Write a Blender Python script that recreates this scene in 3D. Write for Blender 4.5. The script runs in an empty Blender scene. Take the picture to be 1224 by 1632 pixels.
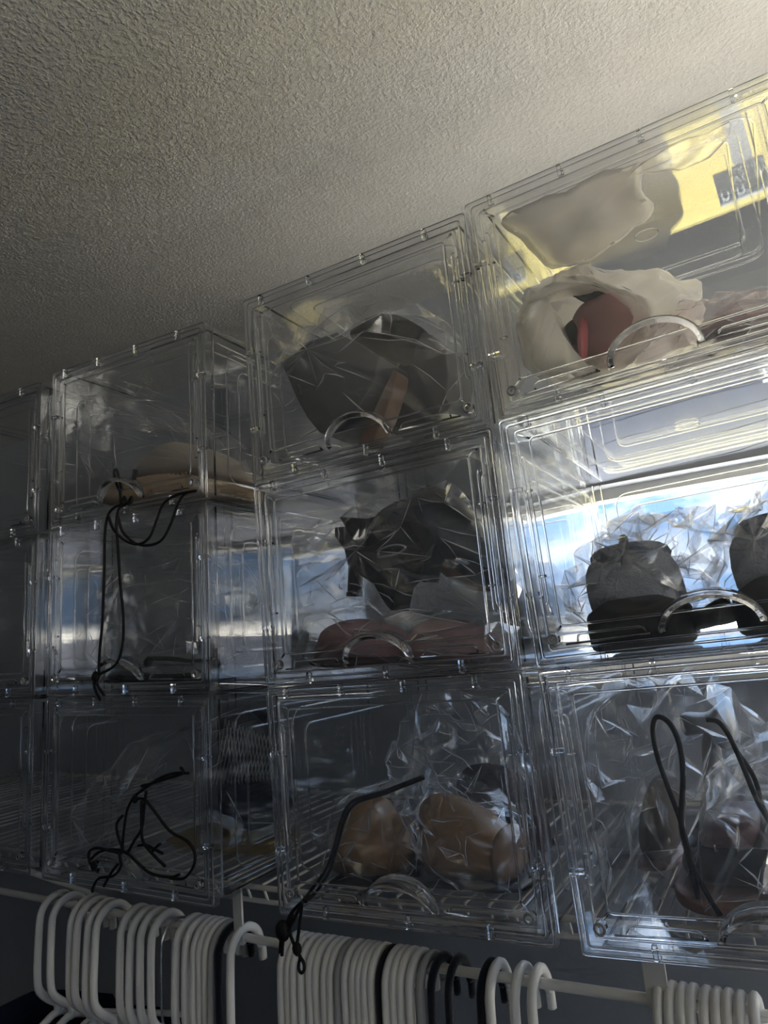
import bpy, bmesh, math, random
from mathutils import Vector, Matrix, noise
random.seed(7)
C = bpy.context.scene.collection
S = bpy.context.scene
# ------------------------------------------------------------------ camera
F, PITCH, YAW, ROLL = 1126.5, 0.18759, 0.50007, 0.09363
CAM = Vector((0.48778, -0.59688, 0.25008))
RM = Matrix.Rotation(YAW, 3, 'Z') @ Matrix.Rotation(PITCH, 3, 'X') @ Matrix.Rotation(ROLL, 3, 'Y')
cd = bpy.data.cameras.new('camera'); cam = bpy.data.objects.new('camera', cd); C.objects.link(cam)
right, fwd, up = RM.col[0], RM.col[1], RM.col[2]
M4 = Matrix((right, up, -fwd)).transposed().to_4x4(); M4.translation = CAM
cam.matrix_world = M4
cd.sensor_fit = 'VERTICAL'; cd.sensor_height = 24.0; cd.sensor_width = 18.0
cd.lens = F / 1632 * 24.0; cd.clip_start = 0.01; cd.clip_end = 200
S.camera = cam
# ------------------------------------------------------------------ colour management, light paths
S.view_settings.view_transform = 'Standard'; S.view_settings.look = 'None'
S.view_settings.gamma = 1.0; S.view_settings.use_curve_mapping = False
S.view_settings.exposure = 1.6
cy = S.cycles
cy.max_bounces = 9; cy.diffuse_bounces = 3; cy.glossy_bounces = 5; cy.transmission_bounces = 12
cy.transparent_max_bounces = 36; cy.caustics_reflective = False; cy.caustics_refractive = False
cy.use_denoising = True; cy.sample_clamp_indirect = 6.0; cy.blur_glossy = 0.5
cy.use_adaptive_sampling = True; cy.adaptive_threshold = 0.035; cy.adaptive_min_samples = 28; cy.time_limit = 1000
# ------------------------------------------------------------------ world: pale blue sky with broken white cloud, brighter towards the sun
SUN_EL, SUN_AZ = math.radians(68), math.radians(28)     # azimuth from +Y towards +X
SUN_DIR = Vector((math.sin(SUN_AZ)*math.cos(SUN_EL), math.cos(SUN_AZ)*math.cos(SUN_EL), math.sin(SUN_EL)))
W = bpy.data.worlds.new('sky'); S.world = W; W.use_nodes = True
nt = W.node_tree; N = nt.nodes; Lk = nt.links; N.clear()
def nd(n, t, **kw):
    x = n.new(t)
    for k, v in kw.items():
        if k in x.inputs: x.inputs[k].default_value = v
        else: setattr(x, k, v)
    return x
tc = nd(N, 'ShaderNodeTexCoord'); mp = nd(N, 'ShaderNodeMapping'); mp.inputs['Scale'].default_value = (1, 1, 2.2)
nz = nd(N, 'ShaderNodeTexNoise', Scale=9.0, Detail=4.0, Roughness=0.62)
cr = nd(N, 'ShaderNodeValToRGB'); cr.color_ramp.elements[0].position = .42; cr.color_ramp.elements[1].position = .70
mx = nd(N, 'ShaderNodeMix', data_type='RGBA'); mx.inputs['A'].default_value = (.30, .52, .90, 1); mx.inputs['B'].default_value = (1.25, 1.3, 1.35, 1)
dot = nd(N, 'ShaderNodeVectorMath', operation='DOT_PRODUCT'); dot.inputs[1].default_value = Vector((SUN_DIR.x, SUN_DIR.y, .35)).normalized()
gl = nd(N, 'ShaderNodeMapRange'); gl.inputs['From Min'].default_value = .70; gl.inputs['From Max'].default_value = 1.0
gl.inputs['To Min'].default_value = 0.0; gl.inputs['To Max'].default_value = 1.0
gp = nd(N, 'ShaderNodeMath', operation='POWER'); gp.inputs[1].default_value = 2.0
gm = nd(N, 'ShaderNodeMath', operation='MULTIPLY_ADD'); gm.inputs[1].default_value = 4.0; gm.inputs[2].default_value = 1.0
vm = nd(N, 'ShaderNodeVectorMath', operation='SCALE')
bg = nd(N, 'ShaderNodeBackground', Strength=0.7); wo = nd(N, 'ShaderNodeOutputWorld')
for a, b in ((tc.outputs['Generated'], mp.inputs['Vector']), (mp.outputs[0], nz.inputs['Vector']), (nz.outputs['Fac'], cr.inputs[0]),
             (cr.outputs[0], mx.inputs['Factor']), (tc.outputs['Generated'], dot.inputs[0]), (dot.outputs['Value'], gl.inputs['Value']),
             (gl.outputs[0], gp.inputs[0]), (gp.outputs[0], gm.inputs[0]), (mx.outputs['Result'], vm.inputs[0]), (gm.outputs[0], vm.inputs['Scale']),
             (vm.outputs[0], bg.inputs['Color']), (bg.outputs[0], wo.inputs[0])): Lk.new(a, b)
# below the horizon: pale sunlit ground
sp = nd(N, 'ShaderNodeSeparateXYZ'); hz_ = nd(N, 'ShaderNodeMapRange'); hz_.inputs['From Min'].default_value = -.012; hz_.inputs['From Max'].default_value = .004
gn = nd(N, 'ShaderNodeTexNoise', Scale=5.0, Detail=0.0); gmx = nd(N, 'ShaderNodeMix', data_type='RGBA'); gmx.inputs['A'].default_value = (6.0, 5.5, 4.7, 1); gmx.inputs['B'].default_value = (7.4, 6.9, 6.0, 1)
wmx = nd(N, 'ShaderNodeMix', data_type='RGBA')
for a, b in ((tc.outputs['Generated'], sp.inputs[0]), (sp.outputs['Z'], hz_.inputs['Value']), (hz_.outputs[0], wmx.inputs['Factor']), (tc.outputs['Generated'], gn.inputs['Vector']), (gn.outputs['Fac'], gmx.inputs['Factor']),
             (gmx.outputs['Result'], wmx.inputs['A']), (vm.outputs[0], wmx.inputs['B']), (wmx.outputs['Result'], bg.inputs['Color'])): Lk.new(a, b)
sd = bpy.data.lights.new('sun', 'SUN'); sd.energy = 26.0; sd.angle = math.radians(.6); sd.color = (1.0, .95, .87)
sun = bpy.data.objects.new('sun', sd); C.objects.link(sun)
sun.rotation_euler = SUN_DIR.to_track_quat('Z', 'Y').to_euler(); sun.location = SUN_DIR*20
WY = 0.55                                   # back wall of the closet
WX0, WX1, WZ0, WZ1 = 0.20, 0.72, 0.17, 0.472  # window opening
VX0, VX1, VZ0 = 0.92, 2.10, -0.42             # added unseen tall window right of the frame, brightens the ceiling
pl = bpy.data.lights.new('window_daylight_portal', 'AREA'); pl.shape = 'RECTANGLE'; pl.size = WX1-WX0; pl.size_y = WZ1-WZ0
pl.cycles.is_portal = True
po = bpy.data.objects.new('window_daylight_portal', pl); C.objects.link(po)
po.location = ((WX0+WX1)/2, WY+.115, (WZ0+WZ1)/2); po.rotation_euler = (math.radians(-90), 0, 0)
R2W = (-1.60, -.36, .06, .70)              # added window in the right wall, out of frame, for fill light
p2 = bpy.data.lights.new('added_side_window_portal', 'AREA'); p2.shape = 'RECTANGLE'; p2.size = R2W[3]-R2W[2]; p2.size_y = R2W[1]-R2W[0]; p2.cycles.is_portal = True
po2 = bpy.data.objects.new('added_side_window_portal', p2); C.objects.link(po2); po2.location = (2.31, (R2W[0]+R2W[1])/2, (R2W[2]+R2W[3])/2); po2.rotation_euler = (0, math.radians(90), 0)
p3 = bpy.data.lights.new('added_tall_window_portal', 'AREA'); p3.shape = 'RECTANGLE'; p3.size = VX1-VX0; p3.size_y = WZ1-VZ0; p3.cycles.is_portal = True
po3 = bpy.data.objects.new('added_tall_window_portal', p3); C.objects.link(po3); po3.location = ((VX0+VX1)/2, WY+.115, (VZ0+WZ1)/2); po3.rotation_euler = (math.radians(-90), 0, 0)
ZC = 0.885                                  # ceiling height above the shelf

# ------------------------------------------------------------------ helpers
def ray(px, py): return RM @ Vector(((px-612)/F, 1.0, (816-py)/F))
def at(px, py, Y):
    d = ray(px, py); return CAM + d*((Y-CAM.y)/d.y)
def atz(px, py, Z):
    d = ray(px, py); return CAM + d*((Z-CAM.z)/d.z)
def mesh_obj(name, bm, mat, parent=None, smooth=False):
    me = bpy.data.meshes.new(name); bm.normal_update(); bm.to_mesh(me); bm.free()
    if smooth: me.polygons.foreach_set('use_smooth', [True]*len(me.polygons))
    o = bpy.data.objects.new(name, me); C.objects.link(o)
    if mat: me.materials.append(mat)
    if parent: o.parent = parent
    return o
def empty(name, loc=(0, 0, 0), rot=(0, 0, 0)):
    o = bpy.data.objects.new(name, None); C.objects.link(o); o.location = loc; o.rotation_euler = rot
    o.empty_display_size = .02
    return o
def tag(o, label, cat, group=None):
    o['label'] = label; o['category'] = cat
    if group: o['group'] = group
    return o
def struct(o): o['kind'] = 'structure'; return o
def box(bm, x0, x1, y0, y1, z0, z1):
    v = [bm.verts.new((x, y, z)) for z in (z0, z1) for y in (y0, y1) for x in (x0, x1)]
    for f in ((0, 2, 3, 1), (4, 5, 7, 6), (0, 1, 5, 4), (2, 6, 7, 3), (0, 4, 6, 2), (1, 3, 7, 5)):
        bm.faces.new([v[i] for i in f])
def boxbm(*a):
    bm = bmesh.new(); box(bm, *a); return bm
def tube(bm, pts, r, closed=False, seg=6, taper=None):
    """sweep a round section along a polyline (parallel transported)"""
    P = [Vector(p) for p in pts]; n = len(P); rings = []
    nrm = None
    for i in range(n):
        a = P[i-1] if (i > 0 or closed) else P[i]; b = P[(i+1) % n] if (i < n-1 or closed) else P[i]
        t = (b-a)
        t = t.normalized() if t.length > 1e-9 else Vector((0, 0, 1))
        if nrm is None:
            nrm = t.orthogonal().normalized()
        else:
            nrm = (nrm - t*nrm.dot(t))
            nrm = nrm.normalized() if nrm.length > 1e-6 else t.orthogonal().normalized()
        bi = t.cross(nrm); rr = r*(taper[i] if taper else 1)
        rings.append([bm.verts.new(P[i] + (nrm*math.cos(2*math.pi*k/seg) + bi*math.sin(2*math.pi*k/seg))*rr) for k in range(seg)])
    m = n if closed else n-1
    for i in range(m):
        A, B = rings[i], rings[(i+1) % n]
        # closed loops: align rings to avoid a twist
        off = 0
        if closed and i == n-1:
            off = min(range(seg), key=lambda o: (A[0].co-B[o].co).length)
        for k in range(seg):
            bm.faces.new((A[k], A[(k+1) % seg], B[(k+1+off) % seg], B[(k+off) % seg]))
    if not closed:
        bm.faces.new(list(reversed(rings[0]))); bm.faces.new(rings[-1])
def smoothpath(pts, n=6):
    """Catmull-Rom through the points"""
    P = [Vector(p) for p in pts]; out = []
    for i in range(len(P)-1):
        p0, p1, p2, p3 = P[max(i-1, 0)], P[i], P[i+1], P[min(i+2, len(P)-1)]
        for k in range(n):
            t = k/n
            out.append(.5*((2*p1) + (p2-p0)*t + (2*p0-5*p1+4*p2-p3)*t*t + (3*p1-p0-3*p2+p3)*t**3))
    out.append(P[-1]); return out
def rrect(x0, x1, z0, z1, r, n=4):
    pts = []
    for cx, cz, a0 in ((x1-r, z1-r, 0), (x0+r, z1-r, 90), (x0+r, z0+r, 180), (x1-r, z0+r, 270)):
        for k in range(n+1):
            a = math.radians(a0+90*k/n); pts.append((cx+r*math.cos(a), cz+r*math.sin(a)))
    return pts
def closedspline(pts, n=6):
    P = [Vector(p) for p in pts]; m = len(P); out = []
    for i in range(m):
        p0, p1, p2, p3 = P[i-1], P[i], P[(i+1) % m], P[(i+2) % m]
        for k in range(n):
            t = k/n
            out.append(.5*((2*p1) + (p2-p0)*t + (2*p0-5*p1+4*p2-p3)*t*t + (3*p1-p0-3*p2+p3)*t**3))
    return out
def crease(p, seed, fr=22.0, k=7):
    rnd = random.Random(seed); v = 0
    for i in range(k):
        d = Vector((rnd.gauss(0, 1), rnd.gauss(0, 1), rnd.gauss(0, 1))).normalized()
        f = fr*(.6+1.2*rnd.random()); ph = rnd.random()*6.28
        q = p + noise.noise_vector(p*9+Vector((seed, 0, 0)))*.02
        v += (1-abs(math.sin(d.dot(q)*f+ph)))**2/(1+.35*i)
    w = noise.voronoi(p*fr*.75+Vector((seed*1.7, seed*.3, 0)))[0]
    return .55*v/2.6 + .75*min(1.0, (w[1]-w[0]))
# ------------------------------------------------------------------ materials
MATS = {}
def mat(name, col, rough=.5, spec=.5, bump=None, coat=0, sheen=0, var=None, trans=0):
    if name in MATS: return MATS[name]
    m = bpy.data.materials.new(name); m.use_nodes = True; n = m.node_tree.nodes; l = m.node_tree.links
    b = n['Principled BSDF']; b.inputs['Base Color'].default_value = (*col, 1); b.inputs['Roughness'].default_value = rough
    b.inputs['Specular IOR Level'].default_value = spec; b.inputs['Coat Weight'].default_value = coat; b.inputs['Sheen Weight'].default_value = sheen
    t = nd(n, 'ShaderNodeTexCoord')
    z = nd(n, 'ShaderNodeTexNoise', Scale=(var or (30, 0))[0], Detail=4.0); l.new(t.outputs['Object'], z.inputs['Vector'])
    r = nd(n, 'ShaderNodeMapRange'); k = (var or (30, .06))[1]
    r.inputs['To Min'].default_value = 1-k; r.inputs['To Max'].default_value = 1+k; l.new(z.outputs['Fac'], r.inputs['Value'])
    s = nd(n, 'ShaderNodeVectorMath', operation='SCALE'); s.inputs[0].default_value = col; l.new(r.outputs[0], s.inputs['Scale']); l.new(s.outputs[0], b.inputs['Base Color'])
    if bump:
        z2 = nd(n, 'ShaderNodeTexNoise', Scale=bump[0], Detail=3.0); l.new(t.outputs['Object'], z2.inputs['Vector'])
        bp = nd(n, 'ShaderNodeBump', Strength=bump[1], Distance=bump[2]); l.new(z2.outputs['Fac'], bp.inputs['Height']); l.new(bp.outputs[0], b.inputs['Normal'])
    MATS[name] = m; return m
def clear(name, tint, haze, rough=.03, f0=.04, bump=None, hazecol=(.9, .93, 1), gain=.96):
    """thin clear sheet: see-through, Schlick reflection, a trace of milky scatter"""
    m = bpy.data.materials.new(name); m.use_nodes = True; n = m.node_tree.nodes; l = m.node_tree.links; n.clear()
    o = nd(n, 'ShaderNodeOutputMaterial'); tr = nd(n, 'ShaderNodeBsdfTransparent'); tr.inputs[0].default_value = (*tint, 1)
    g = nd(n, 'ShaderNodeBsdfGlossy', Roughness=rough); g.inputs['Color'].default_value = (1, 1, 1, 1)
    tl = nd(n, 'ShaderNodeBsdfTranslucent'); tl.inputs[0].default_value = (*hazecol, 1)
    df = nd(n, 'ShaderNodeBsdfDiffuse'); df.inputs[0].default_value = (*hazecol, 1)
    lw = nd(n, 'ShaderNodeLayerWeight', Blend=.5); pw = nd(n, 'ShaderNodeMath', operation='POWER'); pw.inputs[1].default_value = 5
    ma = nd(n, 'ShaderNodeMath', operation='MULTIPLY_ADD'); ma.inputs[1].default_value = gain; ma.inputs[2].default_value = f0
    hz = nd(n, 'ShaderNodeMixShader'); hz.inputs[0].default_value = .5
    m1 = nd(n, 'ShaderNodeMixShader'); m1.inputs[0].default_value = haze; m2 = nd(n, 'ShaderNodeMixShader')
    if not haze: l.new(tr.outputs[0], m2.inputs[1]); l.new(lw.outputs['Facing'], pw.inputs[0]); l.new(pw.outputs[0], ma.inputs[0]); l.new(ma.outputs[0], m2.inputs[0]); l.new(g.outputs[0], m2.inputs[2]); l.new(m2.outputs[0], o.inputs[0])
    for a, b in () if not haze else ((lw.outputs['Facing'], pw.inputs[0]), (pw.outputs[0], ma.inputs[0]), (ma.outputs[0], m2.inputs[0]), (tl.outputs[0], hz.inputs[1]), (df.outputs[0], hz.inputs[2]),
                 (tr.outputs[0], m1.inputs[1]), (hz.outputs[0], m1.inputs[2]), (m1.outputs[0], m2.inputs[1]), (g.outputs[0], m2.inputs[2]), (m2.outputs[0], o.inputs[0])): l.new(a, b)
    if bump:
        t = nd(n, 'ShaderNodeTexCoord'); z = nd(n, 'ShaderNodeTexNoise', Scale=bump[0], Detail=3.0); l.new(t.outputs['Object'], z.inputs['Vector'])
        bp = nd(n, 'ShaderNodeBump', Strength=bump[1], Distance=bump[2]); l.new(z.outputs['Fac'], bp.inputs['Height'])
        l.new(bp.outputs[0], g.inputs['Normal'])
    MATS[name] = m; return m
def glass(name, ior, col, rough=0.0):
    m = bpy.data.materials.new(name); m.use_nodes = True; n = m.node_tree.nodes; l = m.node_tree.links; n.clear()
    o = nd(n, 'ShaderNodeOutputMaterial'); g = nd(n, 'ShaderNodeBsdfGlass', IOR=ior, Roughness=rough); g.inputs['Color'].default_value = (*col, 1)
    l.new(g.outputs[0], o.inputs[0]); MATS[name] = m; return m
PANEL = clear('clear_box_plastic', (.985, .988, .99), 0, 0, .04)
DOORM = clear('clear_door_plastic', (.985, .988, .99), .024, 0, .04)
RAIL = clear('clear_frame_plastic', (.95, .955, .965), .05, .08, .06)
RIB = glass('moulded_rib_plastic', 1.42, (.97, .975, .985))
FILM = clear('clear_bag_film', (.975, .975, .98), .028, .12, .05, gain=.8)
MILKY = clear('milky_bag_film', (.95, .95, .955), .13, .12, .05, gain=.8)
FOLD = clear('folded_bag_film', (.97, .97, .98), .40, .12, .10, gain=.8)
FROST = clear('frosted_sack_film', (.84, .83, .80), .66, .3, .05, bump=(40, .4, .004), hazecol=(1.0, .97, .92))
PANE = clear('window_glass', (.98, .99, .99), 0, 0, .04)
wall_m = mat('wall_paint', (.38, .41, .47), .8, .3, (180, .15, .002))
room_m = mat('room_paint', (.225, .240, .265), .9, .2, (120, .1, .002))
floor_m = mat('carpet', (.085, .090, .10), .95, .1, (300, .5, .004))
white_m = mat('white_coated_wire', (.78, .77, .75), .4, .5)
hang_w = mat('white_hanger_plastic', (.88, .87, .86), .35, .5)
hang_g = mat('grey_hanger_plastic', (.40, .40, .40), .5, .4)
hang_b = mat('black_velvet', (.012, .013, .02), .95, .2, (400, .4, .002), sheen=.3)
steel = mat('steel_hook', (.6, .6, .62), .25, .5); steel.node_tree.nodes['Principled BSDF'].inputs['Metallic'].default_value = 1
cord_m = mat('black_cord', (.008, .008, .010), .7, .3, (500, .6, .001))
frame_w = mat('white_window_frame', (.80, .79, .76), .5, .4)
sand_m = mat('pale_concrete_ground', (.57, .55, .51), .95, .1, (3, .3, .05), var=(1.5, .12))
# ceiling: sprayed orange-peel plaster
def ceiling_material():
    m = mat('sprayed_ceiling', (.76, .74, .70), .9, .2); n = m.node_tree.nodes; l = m.node_tree.links; b = n['Principled BSDF']
    t = nd(n, 'ShaderNodeTexCoord'); z = nd(n, 'ShaderNodeTexNoise', Scale=230.0, Detail=2.0, Roughness=.5); l.new(t.outputs['Object'], z.inputs['Vector'])
    rp = nd(n, 'ShaderNodeValToRGB'); rp.color_ramp.elements[0].position = .40; rp.color_ramp.elements[1].position = .68; l.new(z.outputs['Fac'], rp.inputs[0])
    bp = nd(n, 'ShaderNodeBump', Strength=.30, Distance=.003); l.new(rp.outputs[0], bp.inputs['Height']); l.new(bp.outputs[0], b.inputs['Normal'])
    return m
# ------------------------------------------------------------------ room shell
XL, XR, YF, ZF = -1.75, 2.2, -2.3, -1.55
T = .10
struct(mesh_obj('ceiling', boxbm(XL-T, XR+T, YF-T, WY+T, ZC, ZC+.06), ceiling_material()))
struct(mesh_obj('floor', boxbm(XL-T, XR+T, YF-T, WY+T, ZF-.1, ZF), floor_m))
bm = bmesh.new()
for a in ((XL, WX0, ZF, ZC), (WX0, WX1, ZF, WZ0), (WX0, VX1, WZ1, ZC), (WX1, VX0, ZF, WZ1), (VX0, VX1, ZF, VZ0), (VX1, XR, ZF, ZC)): box(bm, a[0], a[1], WY, WY+T, a[2], a[3])
struct(mesh_obj('wall_back', bm, wall_m))
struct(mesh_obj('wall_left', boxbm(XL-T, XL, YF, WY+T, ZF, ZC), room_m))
RY0, RY1, RZ0, RZ1 = R2W
bm = bmesh.new()
box(bm, XR, XR+T, YF, RY0, ZF, ZC); box(bm, XR, XR+T, RY1, WY+T, ZF, ZC); box(bm, XR, XR+T, RY0, RY1, ZF, RZ0); box(bm, XR, XR+T, RY0, RY1, RZ1, ZC)
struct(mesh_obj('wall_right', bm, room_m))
w2 = struct(empty('added_side_window', (XR+.06, (RY0+RY1)/2, RZ0))); bm = bmesh.new(); a2 = (RY1-RY0)/2; b2 = RZ1-RZ0  # added window, never in view, lets in fill daylight
for q in ((-.02, .02, -a2, a2, 0, .04), (-.02, .02, -a2, a2, b2-.04, b2), (-.02, .02, -a2, -a2+.04, .04, b2-.04), (-.02, .02, a2-.04, a2, .04, b2-.04), (-.015, .015, -.02, .02, .04, b2-.04)): box(bm, *q)
mesh_obj('window_frame', bm, frame_w, w2)
mesh_obj('window_pane', boxbm(-.002, .002, -a2+.04, -.02, .04, b2-.04), PANE, w2); mesh_obj('window_pane', boxbm(-.002, .002, .02, a2-.04, .04, b2-.04), PANE, w2)
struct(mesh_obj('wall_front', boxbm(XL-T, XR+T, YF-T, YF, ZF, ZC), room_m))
def back_window(name, x0, x1, z0, z1):
    win = struct(empty(name, ((x0+x1)/2, WY+.06, z0))); bm = bmesh.new(); hw = (x1-x0)/2; hh = z1-z0
    for a in ((-hw, hw, -.02, .02, 0, .022), (-hw, hw, -.02, .02, hh-.018, hh), (-hw, -hw+.02, -.02, .02, .022, hh-.018), (hw-.02, hw, -.02, .02, .022, hh-.018)): box(bm, *a)
    mesh_obj('window_frame', bm, frame_w, win)
    mesh_obj('window_pane', boxbm(-hw+.02, hw-.02, -.002, .002, .022, hh-.018), PANE, win)
    mesh_obj('window_sill', boxbm(-hw, hw, -.075, -.02, -.012, 0.0), frame_w, win)
back_window('window_1', WX0, WX1, WZ0, WZ1); back_window('added_tall_window', VX0, VX1, VZ0, WZ1)  # the second one is added out of view to light the ceiling
bm = bmesh.new(); box(bm, -1.6, 4.2, 2.5, 6.5, ZF-.1, ZF-.02)
struct(mesh_obj('ground_outside', bm, sand_m))
nb = struct(empty('added_reflection_wall', (1, 6.4, ZF-.02)))  # added unseen wall, dims and tints what the box lids mirror
for j in range(9): mesh_obj('reflection_wall_board', boxbm(-7, 9, -.02+.004*(j % 2), .1, j*.19, j*.19+.184), mat('reflection_wall_lilac_grey', (.19, .21, .29), .7, .3), nb)
bm = bmesh.new(); bmesh.ops.create_grid(bm, x_segments=40, y_segments=24, size=1.0)
for v in bm.verts: v.co = Vector((1.3+v.co.x*2.4, 4.2+v.co.y*1.4, ZF-.012+.012*noise.noise(Vector((v.co.x*5, v.co.y*4, 2)))))
tp = mesh_obj('yellow_tarp', bm, mat('yellow_tarp_cloth', (.36, .30, .085), .7, .3, (6, .3, .03), var=(2, .08)), None, True)
sm_ = tp.modifiers.new('thickness', 'SOLIDIFY'); sm_.thickness = .004
tag(tp, 'sunlit yellow tarp on the ground outside, mirrored in the top right lid', 'tarp')
# ------------------------------------------------------------------ stacked drop-front boxes
BW, BH, BD = .2800, .2186, .36
PITCHZ = .22
def mo(name, bm, m, smooth=False):
    me = bpy.data.meshes.new(name); bm.normal_update(); bm.to_mesh(me); bm.free(); me.materials.append(m)
    if smooth: me.polygons.foreach_set('use_smooth', [True]*len(me.polygons))
    return me
t = .002; hx = BW/2; y0 = -BD/2; y1 = BD/2
def ribs(kind):
    r = .0011; out = []
    def one(pts, closed=False, rr=r):
        bm = bmesh.new(); tube(bm, pts, rr, closed); out.append(mo('moulded_rib', bm, RIB, True))
    if kind == 'side':        # in the YZ plane, x = 0
        for ins, rr in ((.030, .018), (.052, .012)): one([(0, a, b) for a, b in rrect(y0+ins+.012, y1-ins, ins*.85, BH-ins*.85, rr)], True)
        one([(0, y0+.018, .006), (0, y0+.018, BH-.006)]); one([(0, y1-.012, .006), (0, y1-.012, BH-.006)])
    elif kind == 'flat':
        for ins, rr in ((.030, .018), (.052, .012)): one([(a, b, 0) for a, b in rrect(-hx+ins, hx-ins, y0+ins+.012, y1-ins, rr)], True)
        for x in (-hx+.013, hx-.013): one([(x, y0+.02, 0), (x, y1-.006, 0)])
        one([(-hx+.013, y0+.022, 0), (hx-.013, y0+.022, 0)]); one([(.012*math.cos(a*.5236), .012*math.sin(a*.5236), 0) for a in range(12)], True, .0008)
    else:
        for ins, rr in ((.024, .016), (.042, .010)): one([(a, 0, b) for a, b in rrect(-hx+ins, hx-ins, ins, BH-ins, rr)], True)
        for x in (-hx+.009, hx-.009): one([(x, 0, .006), (x, 0, BH-.006)])
    return out
ME = {}
def wavy(axis, u0, u1, v0, v1, w0, w1, seed, nu=14, nv=14, amp=.00012):
    """thin moulded sheet, very slightly wavy: axis = normal direction"""
    bm = bmesh.new(); G = []
    for side, w in ((0, w0), (1, w1)):
        g = []
        for i in range(nu+1):
            row = []
            for j in range(nv+1):
                u = u0+(u1-u0)*i/nu; v = v0+(v1-v0)*j/nv; edge = 0 if i in (0, nu) or j in (0, nv) else 1
                ww = w + edge*amp*noise.noise(Vector((u*14, v*14, seed*3.3)))
                row.append(bm.verts.new((u, v, ww) if axis == 2 else (ww, u, v) if axis == 0 else (u, ww, v)))
            g.append(row)
        G.append(g)
    for k, g in enumerate(G):
        for i in range(nu):
            for j in range(nv):
                f = (g[i][j], g[i+1][j], g[i+1][j+1], g[i][j+1]); F_ = bm.faces.new(f); F_.smooth = True
    a, b = G
    for i in range(nu):
        bm.faces.new((a[i][0], a[i+1][0], b[i+1][0], b[i][0])); bm.faces.new((a[i+1][nv], a[i][nv], b[i][nv], b[i+1][nv]))
    for j in range(nv):
        bm.faces.new((a[0][j+1], a[0][j], b[0][j], b[0][j+1])); bm.faces.new((a[nu][j], a[nu][j+1], b[nu][j+1], b[nu][j]))
    bmesh.ops.recalc_face_normals(bm, faces=bm.faces)
    for e_ in bm.edges:
        if len(e_.link_faces) == 2 and e_.calc_face_angle(0) > .7: e_.smooth = False
    return bm
ME['top'] = mo('top_panel', wavy(2, -hx, hx, y0+.013, y1, BH-t, BH, 1), PANEL)
ME['bottom'] = mo('bottom_panel', wavy(2, -hx, hx, y0+.013, y1, 0, t, 2), PANEL)
ME['side'] = mo('side_panel', wavy(0, y0+.013, y1-t, t, BH-t, -t/2, t/2, 3), PANEL)
ME['back'] = mo('back_panel', wavy(1, -hx, hx, t, BH-t, y1-t, y1, 4), PANEL)
ME['rside'] = ribs('side'); ME['rflat'] = ribs('flat'); ME['rback'] = ribs('back')
# front frame: hollow moulded rails with steps, swept round the opening
def ring(bm, x0, x1, z0, z1, wdt, ya, yb):
    o = [(x0, z0), (x1, z0), (x1, z1), (x0, z1)]; i = [(x0+wdt, z0+wdt), (x1-wdt, z0+wdt), (x1-wdt, z1-wdt), (x0+wdt, z1-wdt)]
    V = [[bm.verts.new((a, y, b)) for a, b in q] for y in (ya, yb) for q in (o, i)]
    for k in range(4):
        j = (k+1) % 4
        bm.faces.new((V[0][k], V[0][j], V[1][j], V[1][k])); bm.faces.new((V[2][j], V[2][k], V[3][k], V[3][j]))
        bm.faces.new((V[0][j], V[0][k], V[2][k], V[2][j])); bm.faces.new((V[1][k], V[1][j], V[3][j], V[3][k]))
bm = bmesh.new(); ring(bm, -hx, hx, 0, BH, .013, y0+.003, y0+.013); ME['frame'] = mo('front_frame', bm, RAIL)
RIDGES = []
for ins, dy, rr in ((.0012, .003, .0014), (.0068, .0025, .0013), (.0130, .005, .0012)):
    bm = bmesh.new(); tube(bm, [(a, y0+dy, b) for a, b in rrect(-hx+ins, hx-ins, ins, BH-ins, .0025, 2)], rr, True); RIDGES.append(mo('frame_ridge', bm, RIB, True))
def clipmesh():
    bm = bmesh.new(); box(bm, -.0016, .0016, -.0015, .004, -.0055, .0055); box(bm, .0016, .0036, -.001, .003, -.0045, -.0015)
    return mo('clip', bm, RIB)
ME['clip'] = clipmesh()
# door panel with raised rim, grip ribs, hinge pins and arched handle
dx0, dx1, dz0, dz1 = -hx+.0145, hx-.0145, .0145, BH-.0145
ME['door'] = mo('door', wavy(1, dx0, dx1, dz0, dz1, y0+.004, y0+.0062, 5), DOORM)
rx0, rx1, rz0, rz1 = -hx+.0255, hx-.0255, .0315, BH-.022
yy = y0+.0035; DOORP = []
def dp(name, pts, r=.0010, closed=False):
    bm = bmesh.new(); tube(bm, pts, r, closed); DOORP.append((name, mo(name, bm, RIB, True)))
dp('door_rim', [(a, yy, b) for a, b in rrect(rx0, rx1, rz0, rz1, .004, 3)], .0011, True)
def cpath(x, za, zb, wd):
    return [(x-wd, za-.003), (x-wd*.3, za-.003), (x, za), (x, za+.004), (x, zb-.004), (x, zb), (x-wd*.3, zb+.003), (x-wd, zb+.003)]
for sx in (-1, 1):
    dp('corner_rib', [(sx*(rx1-.001), yy, rz0+.001), (sx*(hx-.0165), yy, rz0-.0095)])
    dp('corner_rib', [(sx*(rx1-.001), yy, rz1-.001), (sx*(hx-.0160), yy, rz1+.0055)])
    for xx, a, b in ((hx-.0185, .055, .178), (hx-.0150, .060, .172)): dp('side_rib', [(sx*x, yy, z) for x, z in cpath(xx, a, b, -.003)])
    dp('lower_rib', [(sx*.047, yy-.001, .0185), (sx*.049, yy-.001, .0225), (sx*.052, yy-.001, .0240), (sx*.098, yy-.001, .0240), (sx*.101, yy-.001, .0225), (sx*.102, yy-.001, .0180)])
    dp('ledge_rib', [(sx*.045, yy-.001, .0180), (sx*.112, yy-.001, .0165)], .0009)
    for z in (.075, .150): dp('latch_rib', [(sx*(hx-.014), yy, z), (sx*(hx-.021), yy, z)], .0011)
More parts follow.
